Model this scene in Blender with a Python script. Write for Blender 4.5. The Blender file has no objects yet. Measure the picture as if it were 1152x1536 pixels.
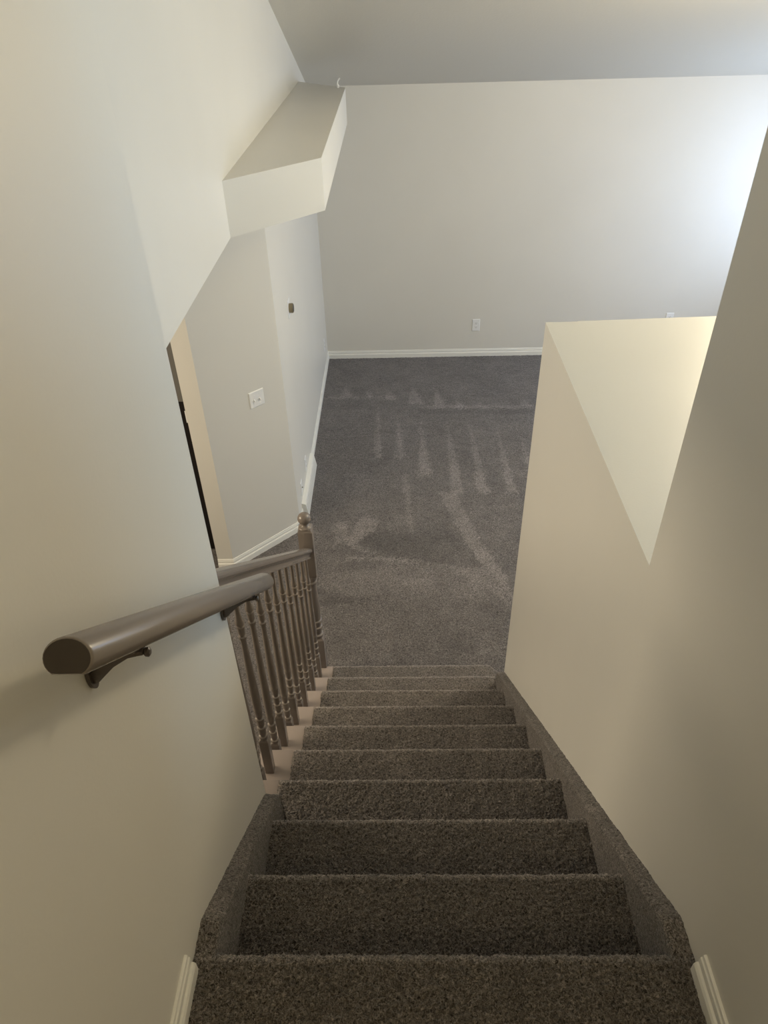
import bpy, bmesh, math, random
import numpy as np
from mathutils import Vector, Matrix
random.seed(4); rng = np.random.default_rng(7)
S = bpy.context.scene
COL = S.collection
# ------------------------------------------------------------ camera
CAM = (0.0, -0.58979, 1.53677)
R_ = Vector((0.99967849, 0.00869733, -0.02381748))
U_ = Vector((0.01359815, 0.608929, 0.79310817))
F_ = Vector((-0.02140108, 0.79317705, -0.60861495))
cd = bpy.data.cameras.new('camera'); cam = bpy.data.objects.new('camera', cd); COL.objects.link(cam)
M = Matrix((( R_.x, U_.x, -F_.x, CAM[0]), (R_.y, U_.y, -F_.y, CAM[1]), (R_.z, U_.z, -F_.z, CAM[2]), (0, 0, 0, 1)))
cam.matrix_world = M
cd.sensor_fit = 'VERTICAL'; cd.sensor_height = 24.0; cd.lens = 1077.02 / 1536 * 24.0
cd.clip_start = 0.02; cd.clip_end = 100
S.camera = cam
# ------------------------------------------------------------ world, lights, exposure
S.view_settings.view_transform = 'Standard'; S.view_settings.look = 'None'
S.view_settings.gamma = 1.0; S.view_settings.use_curve_mapping = False
S.view_settings.exposure = 0.0
w = bpy.data.worlds.new('sky'); S.world = w; w.use_nodes = True
bg = w.node_tree.nodes['Background']
bg.inputs[0].default_value = (0.60, 0.76, 1.0, 1); bg.inputs[1].default_value = 1.0
def area(name, loc, rot, sx, sy, power, col, portal=False):
    l = bpy.data.lights.new(name, 'AREA'); l.shape = 'RECTANGLE'; l.size = sx; l.size_y = sy
    l.energy = power; l.color = col
    if portal: l.cycles.is_portal = True
    o = bpy.data.objects.new(name, l); COL.objects.link(o); o.location = loc; o.rotation_euler = rot
    return o
WX = 4.1                                    # right wall of the living room
WINS = [(4.75, 6.6, -1.15, 0.5), (0.75, 2.6, 0.62, 2.0)]
for (a, b, c, d), en, col in zip(WINS, (74, 66), ((0.60, 0.75, 1.0), (0.42, 0.72, 1.0))):   # daylight outside each window
    area('window_daylight', (WX + 0.14, (a + b) / 2, (c + d) / 2), (0, math.radians(90), 0), d - c, b - a, en, col)
def point(name, loc, power, col, rad):
    l = bpy.data.lights.new(name, 'POINT'); l.energy = power; l.color = col; l.shadow_soft_size = rad
    o = bpy.data.objects.new(name, l); COL.objects.link(o); o.location = loc
    return o
point('hall_fill_light', (0.07, -1.5, 2.2), 17, (1.0, 0.82, 0.48), 0.15)  # unseen fill added behind the camera to lift the landing and lower walls
point('room_fill_light', (2.3, 3.45, 1.25), 140, (1.0, 0.845, 0.565), 0.25)  # added warm fill out of view, no fixture, brightens the living room walls
area('kitchen_fill_light', (-2.9, 1.6, 0.2), (0, math.radians(-62), 0), 0.9, 1.6, 76, (1.0, 0.84, 0.60))  # added fill tilted towards the stairs, brightens the half wall and treads
# ------------------------------------------------------------ materials
def srgb(r, g, b):
    f = lambda c: (c / 255 / 12.92) if c / 255 <= 0.04045 else ((c / 255 + 0.055) / 1.055) ** 2.4
    return (f(r), f(g), f(b), 1)
def mat(name, col, rough=0.6, bump=None, spec=0.4, metal=0.0, mottled=None):
    m = bpy.data.materials.new(name); m.use_nodes = True
    n = m.node_tree.nodes; L = m.node_tree.links; b = n['Principled BSDF']
    b.inputs['Base Color'].default_value = col; b.inputs['Roughness'].default_value = rough
    b.inputs['Specular IOR Level'].default_value = spec; b.inputs['Metallic'].default_value = metal
    tc = n.new('ShaderNodeTexCoord')
    if bump:
        no = n.new('ShaderNodeTexNoise'); no.inputs['Scale'].default_value = bump[0]; no.inputs['Detail'].default_value = 3
        L.new(tc.outputs['Object'], no.inputs['Vector'])
        bu = n.new('ShaderNodeBump'); bu.inputs['Strength'].default_value = bump[1]; bu.inputs['Distance'].default_value = bump[2]
        L.new(no.outputs['Fac'], bu.inputs['Height']); L.new(bu.outputs['Normal'], b.inputs['Normal'])
    if mottled:
        no = n.new('ShaderNodeTexNoise'); no.inputs['Scale'].default_value = mottled[0]; no.inputs['Detail'].default_value = 4
        L.new(tc.outputs['Object'], no.inputs['Vector'])
        cr = n.new('ShaderNodeValToRGB'); cr.color_ramp.elements[0].position = 0.35; cr.color_ramp.elements[1].position = 0.65
        cr.color_ramp.elements[0].color = tuple(c * mottled[1] for c in col[:3]) + (1,); cr.color_ramp.elements[1].color = col
        L.new(no.outputs['Fac'], cr.inputs[0]); L.new(cr.outputs[0], b.inputs['Base Color'])
    return m
PAINT = mat('wall_paint', (0.70, 0.68, 0.635, 1), 0.42, (140, 0.10, 0.002), 0.5, mottled=(1.3, 0.97))
CEILP = mat('ceiling_paint', (0.66, 0.635, 0.575, 1), 0.8, (60, 0.25, 0.004), 0.2)
TRIM = mat('trim_paint', (0.80, 0.79, 0.75, 1), 0.35, (40, 0.05, 0.001), 0.5)
TAUPE = mat('taupe_satin_paint', (0.205, 0.176, 0.158, 1), 0.26, (90, 0.04, 0.001), 0.5)
TAUPE_TREAD = mat('taupe_tread_paint', (0.33, 0.28, 0.258, 1), 0.42, (50, 0.06, 0.001), 0.4)
END_SHADE = mat('shaded_end_taupe', (0.045, 0.036, 0.031, 1), 0.5, (90, 0.04, 0.001), 0.3)  # shade on the handrail's near end, put into the colour
BRONZE = mat('dark_bracket_metal', (0.075, 0.06, 0.052, 1), 0.35, (120, 0.05, 0.0006), 0.5, 0.3)
WHITEP = mat('white_plastic', (0.80, 0.80, 0.80, 1), 0.3, (30, 0.02, 0.0004), 0.5)
SLOT = mat('dark_slot', (0.02, 0.02, 0.02, 1), 0.6, (30, 0.02, 0.0004))
BRASS = mat('brass_dial', (0.30, 0.25, 0.16, 1), 0.3, (60, 0.03, 0.0004), 0.5, 0.8)
BLACK = mat('black_enamel', (0.012, 0.009, 0.008, 1), 0.4, (60, 0.03, 0.0004))
GREYC = mat('grey_cabinet_paint', (0.15, 0.145, 0.135, 1), 0.5, (60, 0.03, 0.0004))
GLASS = bpy.data.materials.new('window_glass'); GLASS.use_nodes = True
_n = GLASS.node_tree.nodes; _n.clear(); _o = _n.new('ShaderNodeOutputMaterial'); _x = _n.new('ShaderNodeMixShader')
_t = _n.new('ShaderNodeBsdfTransparent'); _g = _n.new('ShaderNodeBsdfGlossy'); _g.inputs['Roughness'].default_value = 0.02
_x.inputs[0].default_value = 0.06
GLASS.node_tree.links.new(_t.outputs[0], _x.inputs[1]); GLASS.node_tree.links.new(_g.outputs[0], _x.inputs[2]); GLASS.node_tree.links.new(_x.outputs[0], _o.inputs[0])
def carpet(name, dark, light, scale, bump, dist, attr=False):
    m = bpy.data.materials.new(name); m.use_nodes = True
    n = m.node_tree.nodes; L = m.node_tree.links; b = n['Principled BSDF']
    b.inputs['Roughness'].default_value = 0.95; b.inputs['Specular IOR Level'].default_value = 0.1
    b.inputs['Sheen Weight'].default_value = 0.25; b.inputs['Sheen Roughness'].default_value = 0.5
    tc = n.new('ShaderNodeTexCoord')
    v = n.new('ShaderNodeTexVoronoi'); v.inputs['Scale'].default_value = scale; v.feature = 'F1'
    no = n.new('ShaderNodeTexNoise'); no.inputs['Scale'].default_value = scale * 1.15; no.inputs['Detail'].default_value = 2.5
    no.inputs['Distortion'].default_value = 1.2
    big = n.new('ShaderNodeTexNoise'); big.inputs['Scale'].default_value = 9; big.inputs['Detail'].default_value = 3
    for q in (v, no, big): L.new(tc.outputs['Object'], q.inputs['Vector'])
    cr = n.new('ShaderNodeValToRGB'); e = cr.color_ramp.elements
    e[0].position = 0.30; e[1].position = 0.72; e[0].color = dark; e[1].color = light
    mid = e.new(0.5); mid.color = tuple((dark[i] * 1.6 + light[i]) / 2.6 for i in range(3)) + (1,)
    L.new(no.outputs['Fac'], cr.inputs[0])
    sc = n.new('ShaderNodeMapRange'); sc.inputs['From Min'].default_value = 0.3; sc.inputs['From Max'].default_value = 0.7
    sc.inputs['To Min'].default_value = 0.88; sc.inputs['To Max'].default_value = 1.12
    L.new(big.outputs['Fac'], sc.inputs[0])
    mul = n.new('ShaderNodeVectorMath'); mul.operation = 'SCALE'
    L.new(cr.outputs[0], mul.inputs[0]); L.new(sc.outputs[0], mul.inputs['Scale'])
    last = mul.outputs[0]
    if attr:
        at = n.new('ShaderNodeAttribute'); at.attribute_name = 'pile'
        m2 = n.new('ShaderNodeVectorMath'); m2.operation = 'SCALE'
        L.new(last, m2.inputs[0]); L.new(at.outputs['Fac'], m2.inputs['Scale']); last = m2.outputs[0]
    L.new(last, b.inputs['Base Color'])
    bu = n.new('ShaderNodeBump'); bu.inputs['Strength'].default_value = bump; bu.inputs['Distance'].default_value = dist
    L.new(no.outputs['Fac'], bu.inputs['Height']); L.new(bu.outputs['Normal'], b.inputs['Normal'])
    return m
CARPET = carpet('carpet_stairs', (0.010, 0.0085, 0.008, 1), (0.32, 0.283, 0.262, 1), 170, 0.9, 0.006, True)
CARPETF = carpet('carpet_floor', (0.026, 0.0235, 0.023, 1), (0.25, 0.225, 0.22, 1), 120, 0.7, 0.006, True)
# ------------------------------------------------------------ helpers
def link(name, me, m, parent=None):
    o = bpy.data.objects.new(name, me); COL.objects.link(o)
    if m: me.materials.append(m)
    if parent: o.parent = parent
    return o
def tag(o, label=None, cat=None, group=None, kind=None):
    if label: o['label'] = label
    if cat: o['category'] = cat
    if group: o['group'] = group
    if kind: o['kind'] = kind
    return o
def empty(name, loc=(0, 0, 0)):
    o = bpy.data.objects.new(name, None); COL.objects.link(o); o.location = loc; o.empty_display_size = 0.05
    return o
class MB:
    def __init__(s): s.bm = bmesh.new()
    def prism(s, poly, a, b, axis='z', bev=0):
        """poly: 2-D outline, swept from a to b along axis (x: (y,z), y: (x,z), z: (x,y))"""
        f = {'x': lambda p, t: (t, p[0], p[1]), 'y': lambda p, t: (p[0], t, p[1]), 'z': lambda p, t: (p[0], p[1], t)}[axis]
        A = [s.bm.verts.new(f(p, a)) for p in poly]; B = [s.bm.verts.new(f(p, b)) for p in poly]
        n = len(poly); fs = [s.bm.faces.new(A), s.bm.faces.new(B)]
        for i in range(n): fs.append(s.bm.faces.new((A[i], A[(i + 1) % n], B[(i + 1) % n], B[i])))
        if bev:
            es = list({e for q in fs for e in q.edges})
            bmesh.ops.bevel(s.bm, geom=es, offset=bev, segments=2, affect='EDGES', profile=0.5)
        return s
    def box(s, x0, x1, y0, y1, z0, z1, bev=0):
        return s.prism([(x0, y0), (x1, y0), (x1, y1), (x0, y1)], z0, z1, 'z', bev)
    def lathe(s, prof, c=(0, 0, 0), n=20, M=None):
        rows = []
        for z, r in prof:
            rows.append([s.bm.verts.new((r * math.cos(2 * math.pi * k / n), r * math.sin(2 * math.pi * k / n), z)) for k in range(n)])
        for i in range(len(rows) - 1):
            for k in range(n): s.bm.faces.new((rows[i][k], rows[i][(k + 1) % n], rows[i + 1][(k + 1) % n], rows[i + 1][k]))
        s.bm.faces.new(rows[0][::-1]); s.bm.faces.new(rows[-1])
        vs = [v for r in rows for v in r]
        if M: bmesh.ops.transform(s.bm, matrix=M, verts=vs)
        bmesh.ops.translate(s.bm, vec=c, verts=vs)
        return s
    def loft(s, rings):
        R = [[s.bm.verts.new(p) for p in r] for r in rings]; n = len(R[0])
        for i in range(len(R) - 1):
            for k in range(n): s.bm.faces.new((R[i][k], R[i][(k + 1) % n], R[i + 1][(k + 1) % n], R[i + 1][k]))
        s.bm.faces.new(R[0][::-1]); s.bm.faces.new(R[-1])
        return s
    def build(s, name, m, parent=None, smooth=True, ang=35):
        bmesh.ops.recalc_face_normals(s.bm, faces=s.bm.faces)
        me = bpy.data.meshes.new(name); s.bm.to_mesh(me); s.bm.free()
        if smooth:
            me.polygons.foreach_set('use_smooth', [True] * len(me.polygons))
            me.set_sharp_from_angle(angle=math.radians(ang))
        return link(name, me, m, parent)
def grid_mesh(name, P, m, parent=None, attr=None):
    """P: (rows, cols, 3) array of points -> one sheet"""
    h, w_, _ = P.shape
    idx = np.arange(h * w_).reshape(h, w_)
    q = np.stack([idx[:-1, :-1], idx[:-1, 1:], idx[1:, 1:], idx[1:, :-1]], -1).reshape(-1, 4)
    me = bpy.data.meshes.new(name)
    me.vertices.add(h * w_); me.vertices.foreach_set('co', P.reshape(-1).astype(np.float32))
    me.loops.add(q.size); me.loops.foreach_set('vertex_index', q.reshape(-1).astype(np.int32))
    me.polygons.add(len(q)); me.polygons.foreach_set('loop_start', (np.arange(len(q)) * 4).astype(np.int32))
    me.polygons.foreach_set('loop_total', np.full(len(q), 4, np.int32))
    me.polygons.foreach_set('use_smooth', np.ones(len(q), bool))
    me.update(calc_edges=True)
    if attr is not None:
        a = me.attributes.new('pile', 'FLOAT', 'POINT'); a.data.foreach_set('value', attr.reshape(-1).astype(np.float32))
    return link(name, me, m, parent)
# ------------------------------------------------------------ key dimensions
G, RI = 0.254, 0.2034                       # going and rise
ZF = -10 * RI                               # living-room floor
XR, XL = 0.557, -0.415                      # faces of the stairwell walls
YE = 0.61                                   # where both full-height stair walls end
LW = -0.785                                 # living room left wall
YB = 6.95                                   # back wall
def struct(o, label, cat): return tag(o, label, cat, None, 'structure')
def ceil_z(y): return 0.645 + 0.36 * (YB - y)
# ------------------------------------------------------------ walls
ZC = 2.46
m = MB(); m.prism([(-4.2, YB), (WX + 0.15, YB), (WX + 0.15, YB + 0.15), (-4.2, YB + 0.15)], ZF - 0.1, 3.0)
struct(m.build('wall_back', PAINT, None, False), 'broad pale far wall of the living room behind the carpet', 'wall')
# right wall of the living room, around two windows
m = MB(); ysr = sorted({-2.6, YB} | {w_[0] for w_ in WINS} | {w_[1] for w_ in WINS})
for ya, yb in zip(ysr[:-1], ysr[1:]):
    holes = sorted((w_[2], w_[3]) for w_ in WINS if w_[0] <= ya + 1e-6 and w_[1] >= yb - 1e-6)
    zz = ZF - 0.1
    for c, d in holes: m.box(WX, WX + 0.15, ya, yb, zz, c); zz = d
    m.box(WX, WX + 0.15, ya, yb, zz, 3.4)
struct(m.build('wall_right', PAINT, None, False), 'window wall on the right side of the living room', 'wall')
for i, (a, b, c, d) in enumerate(WINS):
    wn = empty('window_%d' % (i + 1), (WX, (a + b) / 2, c)); struct(wn, ('white framed window in the right living room wall, nearer to the far wall', 'high white framed window in the right living room wall, across from the ledge')[i], 'window')
    m = MB(); t = 0.05
    m.box(0.04, 0.11, -(b - a) / 2, (b - a) / 2, 0, t); m.box(0.04, 0.11, -(b - a) / 2, (b - a) / 2, d - c - t, d - c)
    for s in (-1, 0, 1):
        yc = s * ((b - a) / 2 - t / 2); m.box(0.04, 0.11, yc - t / 2, yc + t / 2, t, d - c - t)
    m.build('window_frame', TRIM, wn, False)
    m = MB(); m.box(0.072, 0.078, -(b - a) / 2 + t, (b - a) / 2 - t, t, d - c - t); m.build('window_pane', GLASS, wn, False)
    m = MB(); m.box(-0.03, 0.04, -(b - a) / 2 - 0.03, (b - a) / 2 + 0.03, -0.03, 0.0, 0.004); m.build('window_sill', TRIM, wn, False)
# left side: 45-degree wall, its end, the long wall with the upper wall above the kitchen opening
m = MB(); m.prism([(-1.35, 3.405), (-1.235, 3.405), (LW, 3.855), (LW, YB), (LW - 0.13, YB), (LW - 0.13, 3.93), (-1.235, 3.56), (-1.35, 3.56)], ZF - 0.1, 0.51)
struct(m.build('wall_left', PAINT, None, False), 'long left living room wall with an angled return carrying the double switch', 'wall')
m = MB(); m.box(LW - 0.13, LW, -2.6, YB, 0.51, 3.6)
o = m.build('wall_upper_left', PAINT, None, False); struct(o, 'bright upper wall above the kitchen opening, running up to the sloped ceiling', 'wall')
m = MB(); m.box(XL - 0.12, XL, -2.6, YE, ZF - 0.1, 3.6)
struct(m.build('wall_stair_left', PAINT, None, False), 'near left stairwell wall carrying the round handrail', 'wall')
m = MB(); m.prism([(-2.6, ZF - 0.1), (1.980, ZF - 0.1), (1.980, 0.45), (YE + 0.005, 0.45), (YE + 0.005, 3.6), (-2.6, 3.6)], XR, XR + 0.12, 'x')
struct(m.build('wall_stair_right', PAINT, None, False), 'near right stairwell wall stepping down to a half height ledge wall', 'wall')
m = MB(); m.box(XR + 0.12, 2.6, -2.6, YE + 0.005, 0.45, 3.6); m.prism([(XR + 0.12, -2.6), (2.6, -2.6), (2.6, 2.065), (XR + 0.12, 1.984)], ZF - 0.1, 0.45)
struct(m.build('wall_ledge', PAINT, None, False), 'boxed out wall forming the wide flat ledge right of the stairs', 'wall')
m = MB(); m.box(2.6, WX, -2.6, -2.45, ZF - 0.1, 3.6)
struct(m.build('wall_front', PAINT, None, False), 'near end wall of the living room, behind the ledge', 'wall')
m = MB(); m.box(-4.2, XR + 0.12, -2.75, -2.6, ZF - 0.1, 3.6)
struct(m.build('wall_hall', PAINT, None, False), 'hall wall behind the top of the stairs', 'wall')
m = MB(); m.box(-4.35, -4.2, -2.75, YB, ZF - 0.1, 0.6)
struct(m.build('wall_kitchen', PAINT, None, False), 'far left kitchen wall', 'wall')
# boxed plant shelf on the upper left wall
m = MB()
bot = [(LW - 0.01, 2.895), (-0.367, 3.345), (-0.376, 5.86), (LW - 0.01, 6.30)]
m.prism(bot, 0.51, 0.762, 'z')
struct(m.build('wall_shelf', PAINT, None, False), 'boxed drywall plant shelf jutting from the upper left wall with angled ends', 'ledge')
# ceilings
m = MB(); y1 = 0.2
m.prism([(YB + 0.15, ceil_z(YB + 0.15)), (y1, ceil_z(y1)), (-2.6, ceil_z(y1)), (-2.6, ceil_z(y1) + 0.15), (y1, ceil_z(y1) + 0.15), (YB + 0.15, ceil_z(YB + 0.15) + 0.15)], LW - 0.13, WX + 0.15, 'x')
struct(m.build('ceiling', CEILP, None, False), 'pale sloped ceiling coming down to the far wall', 'ceiling')
m = MB(); m.box(-4.35, LW - 0.13, -2.6, YB, 0.495, 0.62); m.box(LW - 0.13, XL - 0.12, -2.6, YE - 0.1, 0.495, 0.62)
struct(m.build('ceiling_kitchen', CEILP, None, False), 'flat kitchen ceiling under the upper left wall', 'ceiling')
# ------------------------------------------------------------ floors
STROKES = [(1, [(-0.2, 5.86), (-0.23, 4.88), (-0.15, 4.87)]), (1, [(0.0, 5.67), (-0.04, 4.87), (0.06, 4.87)]), (1, [(0.22, 5.57), (0.18, 4.59), (0.29, 4.58)]), (1, [(0.47, 5.6), (0.44, 4.31), (0.55, 4.31)]), (1, [(0.69, 5.51), (0.66, 4.3), (0.76, 4.3)]), (1, [(0.94, 5.46), (0.9, 4.3), (1.0, 4.3)]), (1, [(1.15, 5.32), (1.13, 4.65), (1.19, 4.44)]), (1, [(-0.55, 6.3), (-0.6, 6.02), (-0.46, 6.02)]), (0.7, [(-0.32, 6.26), (-0.34, 6.01), (-0.25, 6.01)]), (0.8, [(-0.09, 6.15), (-0.14, 5.95), (-0.02, 5.95)]), (1, [(0.16, 6.25), (0.1, 5.87), (0.26, 5.87)]), (1, [(0.39, 6.24), (0.35, 5.77), (0.49, 5.76)]), (1, [(0.6, 5.95), (0.57, 5.76), (0.69, 5.76)]), (0.7, [(0.84, 5.87), (0.78, 5.77), (0.92, 5.76)]), (0.9, [(1.27, 5.95), (1.23, 5.76), (1.34, 5.76)]), (0.5, [(-0.75, 6.04), (-0.03, 6.03), (-0.03, 5.98), (-0.75, 5.99)]), (0.6, [(0.2, 5.83), (1.36, 5.79), (1.35, 5.74), (0.2, 5.77)]), (-0.4, [(0.2, 5.75), (1.35, 5.71), (1.33, 5.62), (0.2, 5.66)]), (0.8, [(0.06, 4.79), (0.02, 4.32), (0.1, 4.32)]), (0.4, [(-0.49, 4.63), (-0.24, 4.62), (-0.24, 4.58), (-0.48, 4.59)]), (0.9, [(0.34, 4.31), (0.48, 4.31), (0.62, 3.68), (0.77, 3.27), (0.8, 3.01), (0.68, 3.25), (0.53, 3.6)]), (-0.32, [(-0.29, 3.73), (-0.18, 3.85), (0.09, 3.76), (0.34, 3.86), (0.5, 3.63), (0.63, 3.39), (0.39, 3.4), (0.21, 3.44), (-0.15, 3.54)]), (0.9, [(-0.42, 3.51), (-0.14, 3.51), (0.21, 3.45), (0.2, 3.43), (-0.14, 3.47), (-0.42, 3.48)]), (0.4, [(-0.61, 3.31), (0.14, 3.42), (0.62, 3.36), (0.79, 2.93), (0.37, 3.1), (-0.22, 3.11), (-0.57, 3.04)]), (0.5, [(0.37, 3.4), (0.62, 3.27), (0.78, 3.01), (0.78, 2.96), (0.59, 3.21), (0.37, 3.37)]), (0.9, [(-0.28, 4.04), (-0.16, 3.93), (-0.21, 3.82), (-0.33, 3.67), (-0.19, 3.54), (-0.36, 3.6), (-0.43, 3.72)]), (0.5, [(0.02, 3.23), (0.29, 3.28), (0.29, 3.25), (0.02, 3.2)]), (0.4, [(0.36, 2.51), (0.75, 2.63), (0.74, 2.6), (0.35, 2.48)]), (-0.5, [(-0.62, 3.21), (-0.31, 3.07), (-0.05, 3.01), (-0.31, 3.03), (-0.6, 3.0)]), (0.8, [(-0.5, 3.96), (-0.41, 3.93), (-0.42, 3.72), (-0.51, 3.62)]), (0.7, [(0.05, 4.32), (0.1, 4.32), (0.09, 3.98), (0.12, 3.74), (0.06, 3.89)]), (0.4, [(0.64, 4.13), (1.02, 4.15), (0.99, 4.08), (0.64, 4.09)])]
def blur(a, k):
    for ax in (0, 1):
        pad = [(k, k) if i == ax else (0, 0) for i in range(2)]
        p = np.pad(a, pad, mode='edge'); c = np.cumsum(p, axis=ax); c = np.insert(c, 0, 0, axis=ax)
        n = 2 * k + 1
        a = (np.take(c, range(n, c.shape[ax]), axis=ax) - np.take(c, range(0, c.shape[ax] - n), axis=ax)) / n
    return a
def inside(poly, X, Y):
    r = np.zeros(X.shape, bool); n = len(poly)
    for i in range(n):
        x1, y1_ = poly[i]; x2, y2 = poly[(i + 1) % n]
        if y1_ == y2: continue
        c = ((y1_ > Y) != (y2 > Y)) & (X < (x2 - x1) * (Y - y1_) / (y2 - y1_) + x1)
        r ^= c
    return r
xs = np.arange(-2.3, 2.6, 0.012); ysg = np.arange(0.62, YB + 0.02, 0.012)
X, Y = np.meshgrid(xs, ysg)
pile = np.zeros(X.shape)
jx = X + rng.normal(0, 0.011, X.shape); jy = Y + rng.normal(0, 0.016, X.shape)
for wgt, poly in STROKES:
    msk = inside(poly, jx, jy).astype(float)
    if len(poly) == 3:                      # a vacuum stroke fades to nothing at its pointed end
        ya = max(p[1] for p in poly); yb = min(p[1] for p in poly)
        msk *= 0.55 + 0.45 * np.clip((ya - Y) / (ya - yb), 0, 1)
    pile += wgt * msk
soft = blur(rng.normal(0, 1, X.shape), 9); soft = blur(soft, 7); soft /= soft.std()
pile = 1 + 0.55 * pile + 0.05 * soft
Z = np.full(X.shape, ZF) + 0.0012 * rng.normal(0, 1, X.shape)
o = grid_mesh('floor', np.stack([X, Y, Z], -1), CARPETF, None, pile)
struct(o, 'grey brown carpeted living room floor with pale vacuum tracks', 'carpet')
m = MB(); m.box(-4.2, WX, -2.6, YB, ZF - 0.15, ZF - 0.006); o = m.build('floor_base', CARPETF, None, False)
a = o.data.attributes.new('pile', 'FLOAT', 'POINT'); a.data.foreach_set('value', [1.0] * len(o.data.vertices))
struct(o, 'rest of the carpeted ground floor around the stairs', 'carpet')
# ------------------------------------------------------------ staircase
stair = empty('staircase', (0, 1.14, ZF)); tag(stair, 'straight flight of carpeted stairs with painted wood tread ends going down to living room', 'stairs')
def part(o, p):
    o.parent = p; o.matrix_parent_inverse = Matrix.Translation(p.location).inverted(); return o
def nose_profile(yb, yn, zt, zb, step):
    """tread back -> nosing -> riser foot; carpet surface"""
    r = 0.019; pts = []
    n = max(2, int((yn - r - yb) / step)); pts += [(yb + (yn - r - yb) * k / n, zt) for k in range(n)]
    for k in range(9):
        a = math.pi / 2 - math.pi * k / 8 * 0.92; pts.append((yn - r + r * math.cos(a), zt - r + r * math.sin(a)))
    ly, lz = pts[-1]; yr = yn - 0.03
    n = max(2, int((lz - zb) / (step * 2))); pts += [(ly + (yr - ly) * min(1, k / n * 4), lz + (zb - lz) * k / n) for k in range(1, n + 1)]
    return pts
def tuft(P, amp, seed):
    """push every carpet vertex along its normal by a small random pile height"""
    du = np.gradient(P, axis=0); dv = np.gradient(P, axis=1); N = np.cross(du, dv)
    N /= (np.linalg.norm(N, axis=2, keepdims=True) + 1e-9)
    r = np.random.default_rng(seed); h = r.normal(0, 1, P.shape[:2])
    lo = blur(r.normal(0, 1, P.shape[:2]), 3); lo /= lo.std()
    d = amp * (h + 0.5 * lo)
    return P + N * d[..., None]
for i in range(1, 10):
    z = -i * RI; yn = i * G; yb = (i - 1) * G - 0.03
    step = 0.0032 if i < 4 else 0.005
    x0 = (-0.375 - 0.002) if i < 3 else -0.413
    x1 = 0.519
    prof = np.array(nose_profile(yb, yn, z, z - RI, step))
    nx = int((x1 - x0) / step)
    xx = np.linspace(x0, x1, nx)
    P = np.zeros((len(prof), nx, 3)); P[..., 0] = xx[None, :]; P[..., 1] = prof[:, :1]; P[..., 2] = prof[:, 1:2]
    if i >= 3:                              # open left end: the carpet rolls over the edge
        u = np.clip((xx - x0) / 0.012, 0, 1); P[..., 2] -= (0.010 * (1 - np.sqrt(1 - (1 - u) ** 2)))[None, :]
    if i == 9:                              # clipped corner of the bottom step, wrapping round the wall end
        x1b = XR + 0.045
        xx = np.linspace(x0, x1b, int((x1b - x0) / step)); P = np.zeros((len(prof), len(xx), 3))
        P[..., 0] = xx[None, :]; P[..., 2] = prof[:, 1:2]
        cut = np.clip((xx - 0.525) / (x1b - 0.525), 0, 1) * 0.085
        front = np.clip((prof[:, 0] - (yn - 0.12)) / 0.05, 0, 1)
        P[..., 1] = prof[:, :1] - front[:, None] * cut[None, :]
        P[..., 1] = np.where(P[..., 0] > 0.53, np.maximum(P[..., 1], 1.97), P[..., 1])
        u = np.clip((xx - x0) / 0.012, 0, 1); P[..., 2] -= (0.010 * (1 - np.sqrt(1 - (1 - u) ** 2)))[None, :]
    P = tuft(P, 0.0016 if i < 4 else 0.0013, i)
    # carpet colour is paler along the bend of the nosing
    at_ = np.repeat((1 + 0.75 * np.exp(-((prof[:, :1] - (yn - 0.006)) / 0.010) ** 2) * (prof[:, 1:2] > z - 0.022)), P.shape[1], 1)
    o = grid_mesh('step', P, CARPET, None, at_); part(o, stair)
# carpet-wrapped skirts
def skirt(x0, x1, ya, yb, name, rounded):
    step = 0.006
    ys_ = np.arange(ya, yb + 1e-6, step)
    top = np.minimum(-0.8 * ys_ + 0.046, -0.004)
    if rounded:
        q = np.clip((ys_ - (yb - 0.035)) / 0.035, 0, 1); top = top - 0.05 * (1 - np.sqrt(1 - q ** 2 * 0.98))
    # section: wall side -> top -> rounded inner edge -> down the inner face
    s = []; r = 0.012; sx = 1 if x1 > x0 else -1; wdt = abs(x1 - x0)
    for t in np.arange(0, wdt - r, step): s.append((t, 0))
    for k in range(6):
        a = math.pi / 2 * k / 5; s.append((wdt - r + r * math.sin(a), -r + r * math.cos(a)))
    for d in np.arange(r + step, 0.36, 0.008): s.append((wdt, -d))
    s = np.array(s)
    P = np.zeros((len(ys_), len(s), 3)); P[..., 0] = x0 + sx * s[None, :, 0]; P[..., 1] = ys_[:, None]; P[..., 2] = top[:, None] + s[None, :, 1]
    if sx > 0: pass
    P = tuft(P, 0.0010 , 40 + int(rounded))
    # end cap so the block is closed towards the room
    E = np.zeros((14, len(s), 3)); last = P[-1]
    for k in range(14):
        t = k / 13; E[k] = last; E[k, :, 2] = last[:, 2] * (1 - t) + (last[:, 2].min() - 0.02) * t
        E[k, :, 1] = last[:, 1] + 0.002
    P = np.concatenate([P, E], 0)
    o = grid_mesh(name, P, CARPET, None, np.full(P.shape[:2], 1.12)); part(o, stair); return o
skirt(XR, 0.517, -0.03, 1.985, 'stair_skirt', False)
skirt(XL, -0.375, -0.03, 0.622, 'stair_skirt', True)
# painted tread ends on the open side
for i in range(3, 10):
    z = -i * RI - 0.008; yn = i * G; yb = (i - 1) * G - 0.03
    if i == 3: yb = YE
    m = MB()
    xo = XL - 0.122; poly = [(xo, yb), (XL + 0.004, yb), (XL + 0.004, yn), (xo, yn)]
    if i == 9: poly = [(xo, yb), (XL + 0.004, yb), (XL + 0.004, yn), (-0.4495, yn), (-0.4495, 2.268), (xo, 2.268)]
    m.prism(poly, z - 0.028, z, 'z', 0.004)
    part(m.build('tread_end', TAUPE_TREAD), stair)
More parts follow.
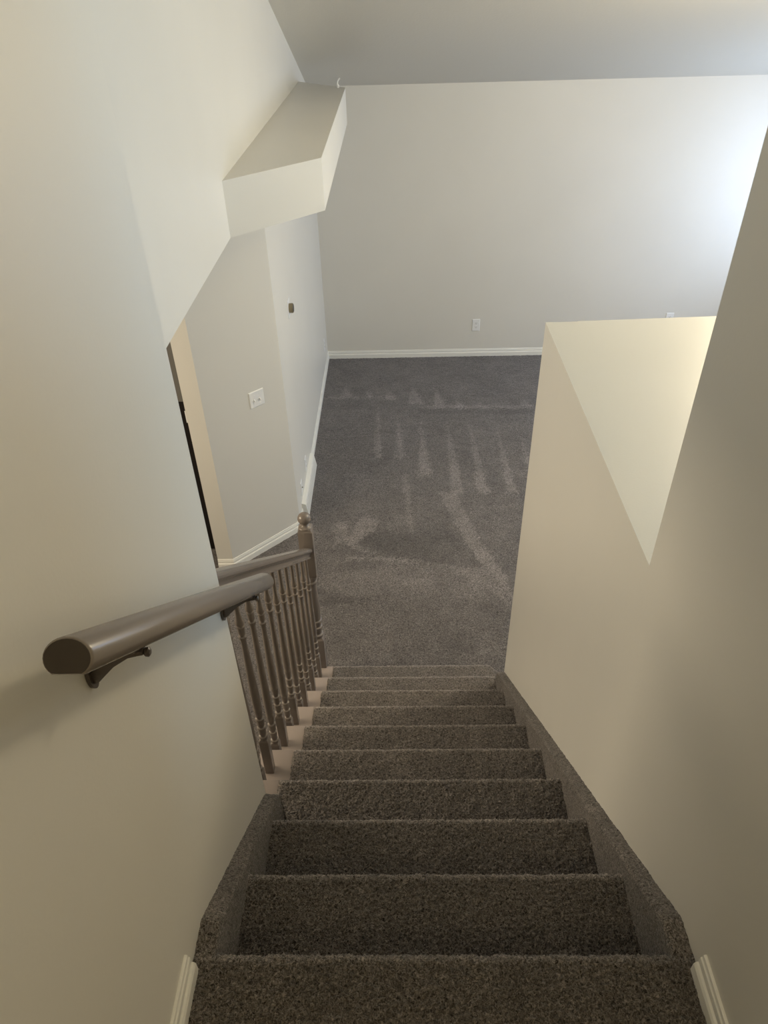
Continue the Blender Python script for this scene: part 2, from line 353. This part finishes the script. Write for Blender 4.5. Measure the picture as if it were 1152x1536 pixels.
# closed side under the treads
pts = [(YE, ZF + 0.001), (YE, -3 * RI - 0.037)]
for i in range(3, 10):
    yn = i * G - 0.03
    if i == 9: yn = 2.262
    pts += [(yn, -i * RI - 0.037), (yn, -(i + 1) * RI - 0.037 if i < 9 else ZF + 0.001)]
m = MB(); m.prism(pts, XL - 0.108, XL - 0.002, 'x'); part(m.build('stringer', TAUPE_TREAD, None, False), stair)
# landing carpet at the top with its rolled nosing
prof = np.array(nose_profile(-0.45, 0.0, 0.0, -RI, 0.003)); xx = np.linspace(XL + 0.001, XR - 0.001, 324)
P = np.zeros((len(prof), len(xx), 3)); P[..., 0] = xx[None, :]; P[..., 1] = prof[:, :1]; P[..., 2] = prof[:, 1:2]
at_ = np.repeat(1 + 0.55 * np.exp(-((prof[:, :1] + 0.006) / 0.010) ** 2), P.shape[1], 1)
o = grid_mesh('floor_landing', tuft(P, 0.0017, 77), CARPET, None, at_); struct(o, 'carpeted top landing in the foreground with a rolled edge', 'carpet')
m = MB(); m.box(XL, XR, -2.6, -0.44, -0.15, 0.0); m.box(XL, XR, -0.44, -0.03, -0.15, -0.012)
o = m.build('floor_hall', CARPET, None, False); a = o.data.attributes.new('pile', 'FLOAT', 'POINT'); a.data.foreach_set('value', [1.0] * len(o.data.vertices))
struct(o, 'carpeted hall floor behind the landing', 'carpet')
# ------------------------------------------------------------ baseboards
def base_profile(h, t):
    return [(0, -0.02), (t, -0.02), (t, h * 0.50), (t * 0.8, h * 0.58), (t * 0.50, h * 0.60), (t * 0.50, h * 0.64), (t * 0.62, h * 0.68), (t * 0.58, h * 0.84), (t * 0.42, h * 0.88), (t * 0.36, h * 0.98), (t * 0.15, h), (0, h)]
def baseboard(name, A, B, out, h, t, z, label):
    A = Vector(A); B = Vector(B); out = Vector(out).normalized()
    rings = []
    for P in (A, B): rings.append([(P.x + out.x * d, P.y + out.y * d, z + q) for d, q in base_profile(h, t)])
    m = MB(); m.loft(rings); o = m.build(name, TRIM, None, False); struct(o, label, 'baseboard'); return o
H2 = 0.086
baseboard('baseboard_back', (LW, YB, 0), (WX, YB, 0), (0, -1, 0), H2, 0.014, ZF, 'white baseboard along the foot of the far wall')
baseboard('baseboard_left', (LW, 4.78, 0), (LW, YB, 0), (1, 0, 0), H2, 0.014, ZF, 'white baseboard along the long left living room wall')
k = math.tan(math.radians(22.5)) * 0.014
baseboard('baseboard_angled', (-1.239 , 3.401, 0), (LW + 0.004, 3.859, 0), (1, -1, 0), H2, 0.014, ZF, 'white baseboard under the double switch on the angled wall')
baseboard('baseboard_wall_end', (-1.35, 3.405, 0), (-1.2292, 3.405, 0), (0, -1, 0), H2, 0.014, ZF, 'short baseboard on the narrow wall end by the kitchen')
baseboard('baseboard_corner', (LW, 3.8492, 0), (LW, 4.02, 0), (1, 0, 0), H2, 0.014, ZF, 'short piece of white baseboard between wall corner and the floor register')
baseboard('baseboard_landing_left', (XL, -2.6, 0), (XL, -0.030, 0), (1, 0, 0), 0.078, 0.015, -0.012, 'baseboard on the left side of the landing')
baseboard('baseboard_landing_right', (XR, -2.6, 0), (XR, -0.030, 0), (-1, 0, 0), 0.078, 0.015, -0.012, 'baseboard on the right side of the landing')
# ------------------------------------------------------------ stair railing
XB = -0.489
rail_top = lambda y: -0.8 * y + 0.928
railing = empty('stair_railing', (XB, 1.45, -5.5 * RI)); tag(railing, 'taupe painted stair railing with turned balusters and ball topped newel post', 'railing')
hw = [(-0.019, -0.072), (-0.019, -0.064), (-0.0150, -0.060), (-0.0150, -0.054), (-0.0165, -0.046), (-0.0205, -0.037), (-0.0275, -0.030), (-0.030, -0.025), (-0.0305, -0.017), (-0.0275, -0.009), (-0.021, -0.003), (-0.011, -0.0005)]
sec = hw + [(0, 0)] + [(-x, z) for x, z in hw[::-1]]
rings = [[(XB + x, y, rail_top(y) + z) for x, z in sec] for y in (YE, 2.272)]
m = MB(); m.loft(rings); part(m.build('handrail', TAUPE, None, True, 24), railing)
def baluster(y, ztread, rear):
    m = MB(); h0 = 0.195; s = 0.016; e = 0.14 if rear else 0.0
    if rear: e = 0.136
    top = rail_top(y) - 0.060 - ztread
    m.box(-s, s, -s, s, 0, h0 - 0.006, 0.0012)
    q = s * 0.985; m.loft([[(-q, -q, h0 - 0.007), (q, -q, h0 - 0.007), (q, q, h0 - 0.007), (-q, q, h0 - 0.007)], [(-q * .72, -q * .72, h0 + .001), (q * .72, -q * .72, h0 + .001), (q * .72, q * .72, h0 + .001), (-q * .72, q * .72, h0 + .001)]])
    pr = [(h0 - 0.004, .0135), (.200, .0140), (.207, .0150), (.212, .0150), (.2145, .0100), (.219, .0100), (.224, .0122), (.236, .0128), (.254, .0148), (.262, .0150), (.2645, .0100), (.2695, .0100), (.272, .0128),
          (.284, .0130), (.303, .0148), (.310, .0148), (.3125, .0100), (.3175, .0100), (.322, .0124), (.336, .0132), (.352, .0142), (.357, .0158), (.363, .0158), (.368, .0138), (.380, .0144), (.42, .0154), (.47, .0150),
          (.56 + e * .5, .0124), (.66 + e * .85, .0100), (.700 + e, .0092), (.706 + e, .0118), (.712 + e, .0130), (.719 + e, .0132), (.7215 + e, .0085), (.727 + e, .0085), (.730 + e, .0112), (.748 + e, .0122), (.756 + e, .0130), (.762 + e, .0132), (.7645 + e, .0085), (.7705 + e, .0085),
          (.773 + e, .0148), (.779 + e, .0152), (.790 + e, .0122), (.803 + e, .0098), (.82 + e, .0084), (top, .0084)]
    m.lathe(pr, (0, 0, 0), 18)
    o = m.build('baluster', TAUPE, None, True, 32); o.location = (XB, y, ztread)
    part(o, railing); return o
for i in range(4, 10):
    zt = -i * RI - 0.008
    baluster(i * G - 0.086 - 0.127, zt, True); baluster(i * G - 0.086, zt, False)
# newel post
nw = Vector((XB, 2.3075, ZF)); m = MB(); s = 0.0375
z0 = -ZF
bt = -1.592 - ZF
m.box(-s, s, -s, s, 0.001, bt - 0.008, 0.0015)
def frus(m, a, b, za, zb): m.loft([[(-a, -a, za), (a, -a, za), (a, a, za), (-a, a, za)], [(-b, -b, zb), (b, -b, zb), (b, b, zb), (-b, b, zb)]])
frus(m, s * .985, s * .74, bt - 0.009, bt + 0.004)
t0 = -1.105 - ZF; t1 = -0.788 - ZF
pr = [(bt - .002, .030), (bt + .004, .033), (bt + .016, .0355), (bt + .024, .035), (bt + .030, .027), (bt + .040, .0265), (bt + .060, .031), (bt + .078, .0345), (bt + .086, .034), (bt + .091, .028), (bt + .100, .028),
      (bt + .118, .0325), (bt + .130, .0355), (bt + .138, .0345), (bt + .143, .029), (bt + .155, .0305), (bt + .19, .0335), (bt + .23, .0335), (bt + .30, .031), (bt + .37, .0275), (t0 - .072, .0255), (t0 - .066, .026), (t0 - .062, .031), (t0 - .054, .033), (t0 - .046, .031),
      (t0 - .042, .028), (t0 - .036, .029), (t0 - .026, .034), (t0 - .014, .0365), (t0 - .004, .036), (t0 + .004, .033)]
m.lathe(pr, (0, 0, 0), 28)
frus(m, s * .74, s * .985, t0 - 0.006, t0 + 0.009)
m.box(-s, s, -s, s, t0 + 0.008, t1, 0.0015); frus(m, s * .985, s * .80, t1 - 0.002, t1 + 0.012)
np_ = m.build('newel_post', TAUPE, None, True, 40); np_.location = nw; part(np_, railing)
m = MB(); zb = t1 + 0.010; rb = 0.0345; zc = zb + 0.022 + rb
pr = [(zb, .033), (zb + .004, .0345), (zb + .007, .0325), (zb + .009, .027), (zb + .016, .018), (zb + .021, .0155), (zb + .026, .0165)]
for k in range(1, 15):
    a = -math.pi / 2 + 0.55 + (math.pi - 0.55) * k / 14; pr.append((zc + rb * math.sin(a), max(0.0006, rb * math.cos(a))))
m.lathe(pr, (0, 0, 0), 28)
o = m.build('ball_finial', TAUPE, np_, True, 40)
# ------------------------------------------------------------ wall handrail
XH = -0.345
whr = empty('wall_handrail', (XH, 0.32, 0.64)); tag(whr, 'rounded taupe handrail mounted on two dark brackets on the near left wall', 'handrail')
sec = []
for k in range(28):
    a = 2 * math.pi * k / 28; x = 0.0275 * math.cos(a); z = 0.0225 * math.sin(a)
    sec.append((x, max(z, -0.0175)))
d = Vector((0, 1, -0.805)).normalized(); up = Vector((0, 0.805, 1)).normalized()
A = Vector((XH, -0.097, 0.974)); B = Vector((XH, 0.742, 0.2985)); LEN = (B - A).length
st = [(0, .90), (.0012, .955), (.004, 1.0), (LEN - .014, 1.0), (LEN - .008, .95), (LEN - .003, .86), (LEN, .72)]
rings = []
for t, sc_ in st:
    c = A + d * t; rings.append([tuple(c + Vector((x * sc_, 0, 0)) + up * (z * sc_)) for x, z in sec])
m = MB(); m.loft(rings); part(m.build('rail', TAUPE, None, True, 50), whr)
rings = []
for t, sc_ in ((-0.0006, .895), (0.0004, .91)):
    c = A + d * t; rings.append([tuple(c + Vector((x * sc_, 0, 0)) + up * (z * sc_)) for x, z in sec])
m = MB(); m.loft(rings); cap = part(m.build('shaded_rail_end', END_SHADE, None, False), whr); cap['label'] = 'handrail end face with its shade painted in dark brown'
def tube(m, pts, rad, n=10):
    pts = [Vector(p) for p in pts]; rings = []
    for i, p in enumerate(pts):
        t = (pts[min(i + 1, len(pts) - 1)] - pts[max(i - 1, 0)]).normalized()
        a = t.cross(Vector((0.1, 1, 0.2))).normalized(); b = t.cross(a)
        r = rad[i] if isinstance(rad, (list, tuple)) else rad
        rings.append([tuple(p + a * (r * math.cos(2 * math.pi * k / n)) + b * (r * math.sin(2 * math.pi * k / n))) for k in range(n)])
    m.loft(rings)
for yb_ in (0.032, 0.585):
    zr = A.z - 0.805 * (yb_ - A.y) - 0.0175 * 1.28         # underside of the rail
    br = empty('bracket', (XL, yb_, zr - 0.05)); part(br, whr); br.location = (XL, yb_, zr - 0.05)
    m = MB()                                                # oval wall plate
    oval = [(0.012 * math.cos(2 * math.pi * k / 20), -0.004 + 0.024 * math.sin(2 * math.pi * k / 20)) for k in range(20)]
    m.prism(oval, 0.0005, 0.006, 'x'); m.build('wall_plate', BRONZE, br)
    m = MB()
    w0 = [(0.004, -0.012), (0.004, 0.006)]
    prof_ = [(0.004, -0.016), (0.012, -0.014), (0.040, 0.018), (0.062, 0.036), (0.084, 0.040), (0.084, 0.047), (0.055, 0.046), (0.030, 0.030), (0.010, 0.008), (0.004, 0.004)]
    m.prism([(x, z) for x, z in prof_], -0.0065, 0.0065, 'y', 0.0012); m.build('bracket_arm', BRONZE, br)
    m = MB(); T = Matrix.Translation((0.070, 0, 0.047)) @ Matrix.Rotation(math.atan(-0.805), 4, 'X')
    m.box(-0.010, 0.010, -0.020, 0.020, -0.004, 0.003, 0.001); bmesh.ops.transform(m.bm, matrix=T, verts=m.bm.verts)
    m.build('rail_saddle', BRONZE, br)
    m = MB(); m.lathe([(-0.003, 0.0035), (0.0, 0.0062), (0.004, 0.0066), (0.006, 0.004)], (0.086, 0.0, 0.040), 12, Matrix.Rotation(math.radians(90), 4, 'Y')); m.build('saddle_screw', BRONZE, br)
# ------------------------------------------------------------ wall fittings
def frame_at(o, P, n):
    """local x along wall, local y out of the wall, local z up"""
    n = Vector(n).normalized(); z = Vector((0, 0, 1)); x = n.cross(z)
    o.matrix_world = Matrix(((x.x, n.x, z.x, P[0]), (x.y, n.y, z.y, P[1]), (x.z, n.z, z.z, P[2]), (0, 0, 0, 1)))
def plate_mesh(w_, h, t=0.006):
    m = MB(); a, b = w_ / 2, h / 2; c = 0.004
    m.loft([[(-a, 0, -b), (a, 0, -b), (a, 0, b), (-a, 0, b)], [(-a, t * .4, -b), (a, t * .4, -b), (a, t * .4, b), (-a, t * .4, b)], [(-a + c, t, -b + c), (a - c, t, -b + c), (a - c, t, b - c), (-a + c, t, b - c)]])
    return m
def screw(m, x, z, t=0.006): m.lathe([(t - .001, .0034), (t + .0008, .0034), (t + .0014, .0022)], (x, 0, z), 10, Matrix.Rotation(math.radians(-90), 4, 'X'))
def outlet(P, n, label, sc=1.0):
    o = empty('electrical_outlet', P); tag(o, label, 'outlet'); frame_at(o, P, n)
    plate_mesh(0.078 * sc, 0.126 * sc).build('cover_plate', WHITEP, o, False)
    for s in (1, -1):
        m = MB(); zc_ = s * 0.0205 * sc
        ov = [(0.0172 * sc * math.cos(2 * math.pi * k / 24), zc_ + max(-.0135, min(.0135, 0.0172 * math.sin(2 * math.pi * k / 24))) * sc) for k in range(24)]
        m.prism(ov, 0.006, 0.0078, 'y'); rc = m.build('receptacle', WHITEP, o)
        m = MB()
        m.box(-0.0085 * sc, -0.0060 * sc, 0.0075, 0.0083, zc_ + 0.000, zc_ + 0.009 * sc); m.box(0.0060 * sc, 0.0085 * sc, 0.0075, 0.0083, zc_ + 0.0, zc_ + 0.008 * sc)
        m.lathe([(0.0075, .0027 * sc), (0.0083, .0027 * sc)], (0, 0, zc_ - 0.0065 * sc), 10, Matrix.Rotation(math.radians(-90), 4, 'X')); m.build('slots', SLOT, rc)
    m = MB(); screw(m, 0, 0); m.build('screw', WHITEP, o)
    return o
outlet((0.872, YB - 0.0005, -1.669), (0, -1, 0), 'white double electrical outlet low on the far wall above the open carpet', 1.08)
outlet((2.976, YB - 0.0005, -1.640), (0, -1, 0), 'white electrical outlet on the far wall, peeking over the boxed ledge', 1.08)
outlet((LW + 0.0005, 6.62, -1.72), (1, 0, 0), 'pale outlet low on the left wall close to the far corner', 1.0)
outlet((LW + 0.0005, 4.44, -1.80), (1, 0, 0), 'white outlet on the left wall above the register, farther of the two')
o = empty('cable_plate', (LW, 4.08, -1.80)); tag(o, 'blank white cable plate on left wall above the register, nearer the wall corner', 'wall plate'); frame_at(o, (LW + 0.0005, 4.10, -1.80), (1, 0, 0))
plate_mesh(0.074, 0.12).build('cover_plate', WHITEP, o, False)
m = MB(); m.lathe([(0.005, .006), (.009, .006), (.009, .004), (.014, .004)], (0, 0, 0), 12, Matrix.Rotation(math.radians(-90), 4, 'X')); m.build('connector', BRASS, o)
# double toggle switch on the angled wall
u = Vector((1, 1, 0)).normalized(); nn = Vector((1, -1, 0)).normalized()
c = Vector((LW, 3.855, 0)) - u * 0.232
o = empty('light_switch', c); tag(o, 'white double toggle light switch on the angled wall', 'light switch'); frame_at(o, (c.x + nn.x * .0005, c.y + nn.y * .0005, -0.772), nn)
plate_mesh(0.118, 0.118).build('cover_plate', WHITEP, o, False)
for s in (-1, 1):
    m = MB(); x = s * 0.023
    m.box(x - .0055, x + .0055, 0.0055, 0.0068, -0.013, 0.013)
    m.loft([[(x - .0045, .006, -.008), (x + .0045, .006, -.008), (x + .0045, .006, .004), (x - .0045, .006, .004)], [(x - .0036, .019, -.013), (x + .0036, .019, -.013), (x + .0036, .019, -.006), (x - .0036, .019, -.006)]])
    m.build('toggle', WHITEP, o, False)
    for z in (-0.032, 0.032):
        m = MB(); screw(m, x, z); m.build('screw', WHITEP, o)
# thermostat
o = empty('thermostat', (LW, 4.45, -.45)); tag(o, 'round brass thermostat dial on a white backplate on the left wall', 'thermostat'); frame_at(o, (LW + 0.0005, 4.44, -0.445), (1, 0, 0))
RX = Matrix.Rotation(math.radians(-90), 4, 'X')
plate_mesh(0.10, 0.128, 0.005).build('backplate', WHITEP, o, False)
m = MB(); m.lathe([(.004, .034), (.020, .035), (.022, .0355), (.034, .034), (.036, .031)], (0, 0, 0), 36, RX); m.build('dial', BRASS, o)
m = MB(); m.lathe([(.0355, .029), (.0372, .027)], (0, 0, 0), 36, RX); m.build('dial_face', BLACK, o)
# baseboard register
o = empty('baseboard_register', (LW, 4.38, ZF)); tag(o, 'white metal baseboard heat register along the foot of the left wall', 'register')
yA, yB_ = -0.36, 0.385
m = MB(); m.prism([(0.0005, 0.0), (0.052, 0.0), (0.050, 0.02), (0.034, 0.115), (0.030, 0.122), (0.0005, 0.128)], yA, yB_, 'y'); m.build('housing', TRIM, o, False)
m = MB()
for k in range(24):
    yy = yA + 0.04 + k * (yB_ - yA - 0.08) / 23
    m.loft([[(0.0512, yy - .003, .022), (0.0526, yy - .003, .022), (0.0526, yy + .003, .022), (0.0512, yy + .003, .022)], [(0.0352, yy - .003, .105), (0.0372, yy - .003, .105), (0.0372, yy + .003, .105), (0.0352, yy + .003, .105)]])
m.build('grille', WHITEP, o, False)
# bit of white cable sticking up on the plant shelf
m = MB(); tube(m, [(0, 0, 0), (0.004, 0, 0.012), (-0.002, 0, 0.026), (0.002, 0, 0.045), (0.012, 0, 0.058), (0.020, 0, 0.062)], [.008, .011, .006, .0045, .005, .006], 8)
o = m.build('cable_end', WHITEP); o.location = (-0.435, 5.86, 0.762); tag(o, 'small bent white cable end standing on the far end of the plant shelf', 'cable')
# ------------------------------------------------------------ kitchen glimpse
o = empty('kitchen_cabinet', (-1.80, 3.60, ZF)); tag(o, 'tall dark cabinet with a grey upper door glimpsed past the narrow wall end', 'cabinet')
m = MB(); m.box(-0.42, 0.44, 0.025, 0.65, 0.001, 2.45, 0.003); m.build('body', BLACK, o, False)
m = MB(); m.box(-0.40, 0.385, 0.0, 0.024, 1.295, 2.42, 0.003); m.build('door', GREYC, o, False)
o = outlet((-1.402, 3.624, -0.865), (0, -1, 0), 'pale outlet on the dark surface under the grey cabinet door', 0.72)
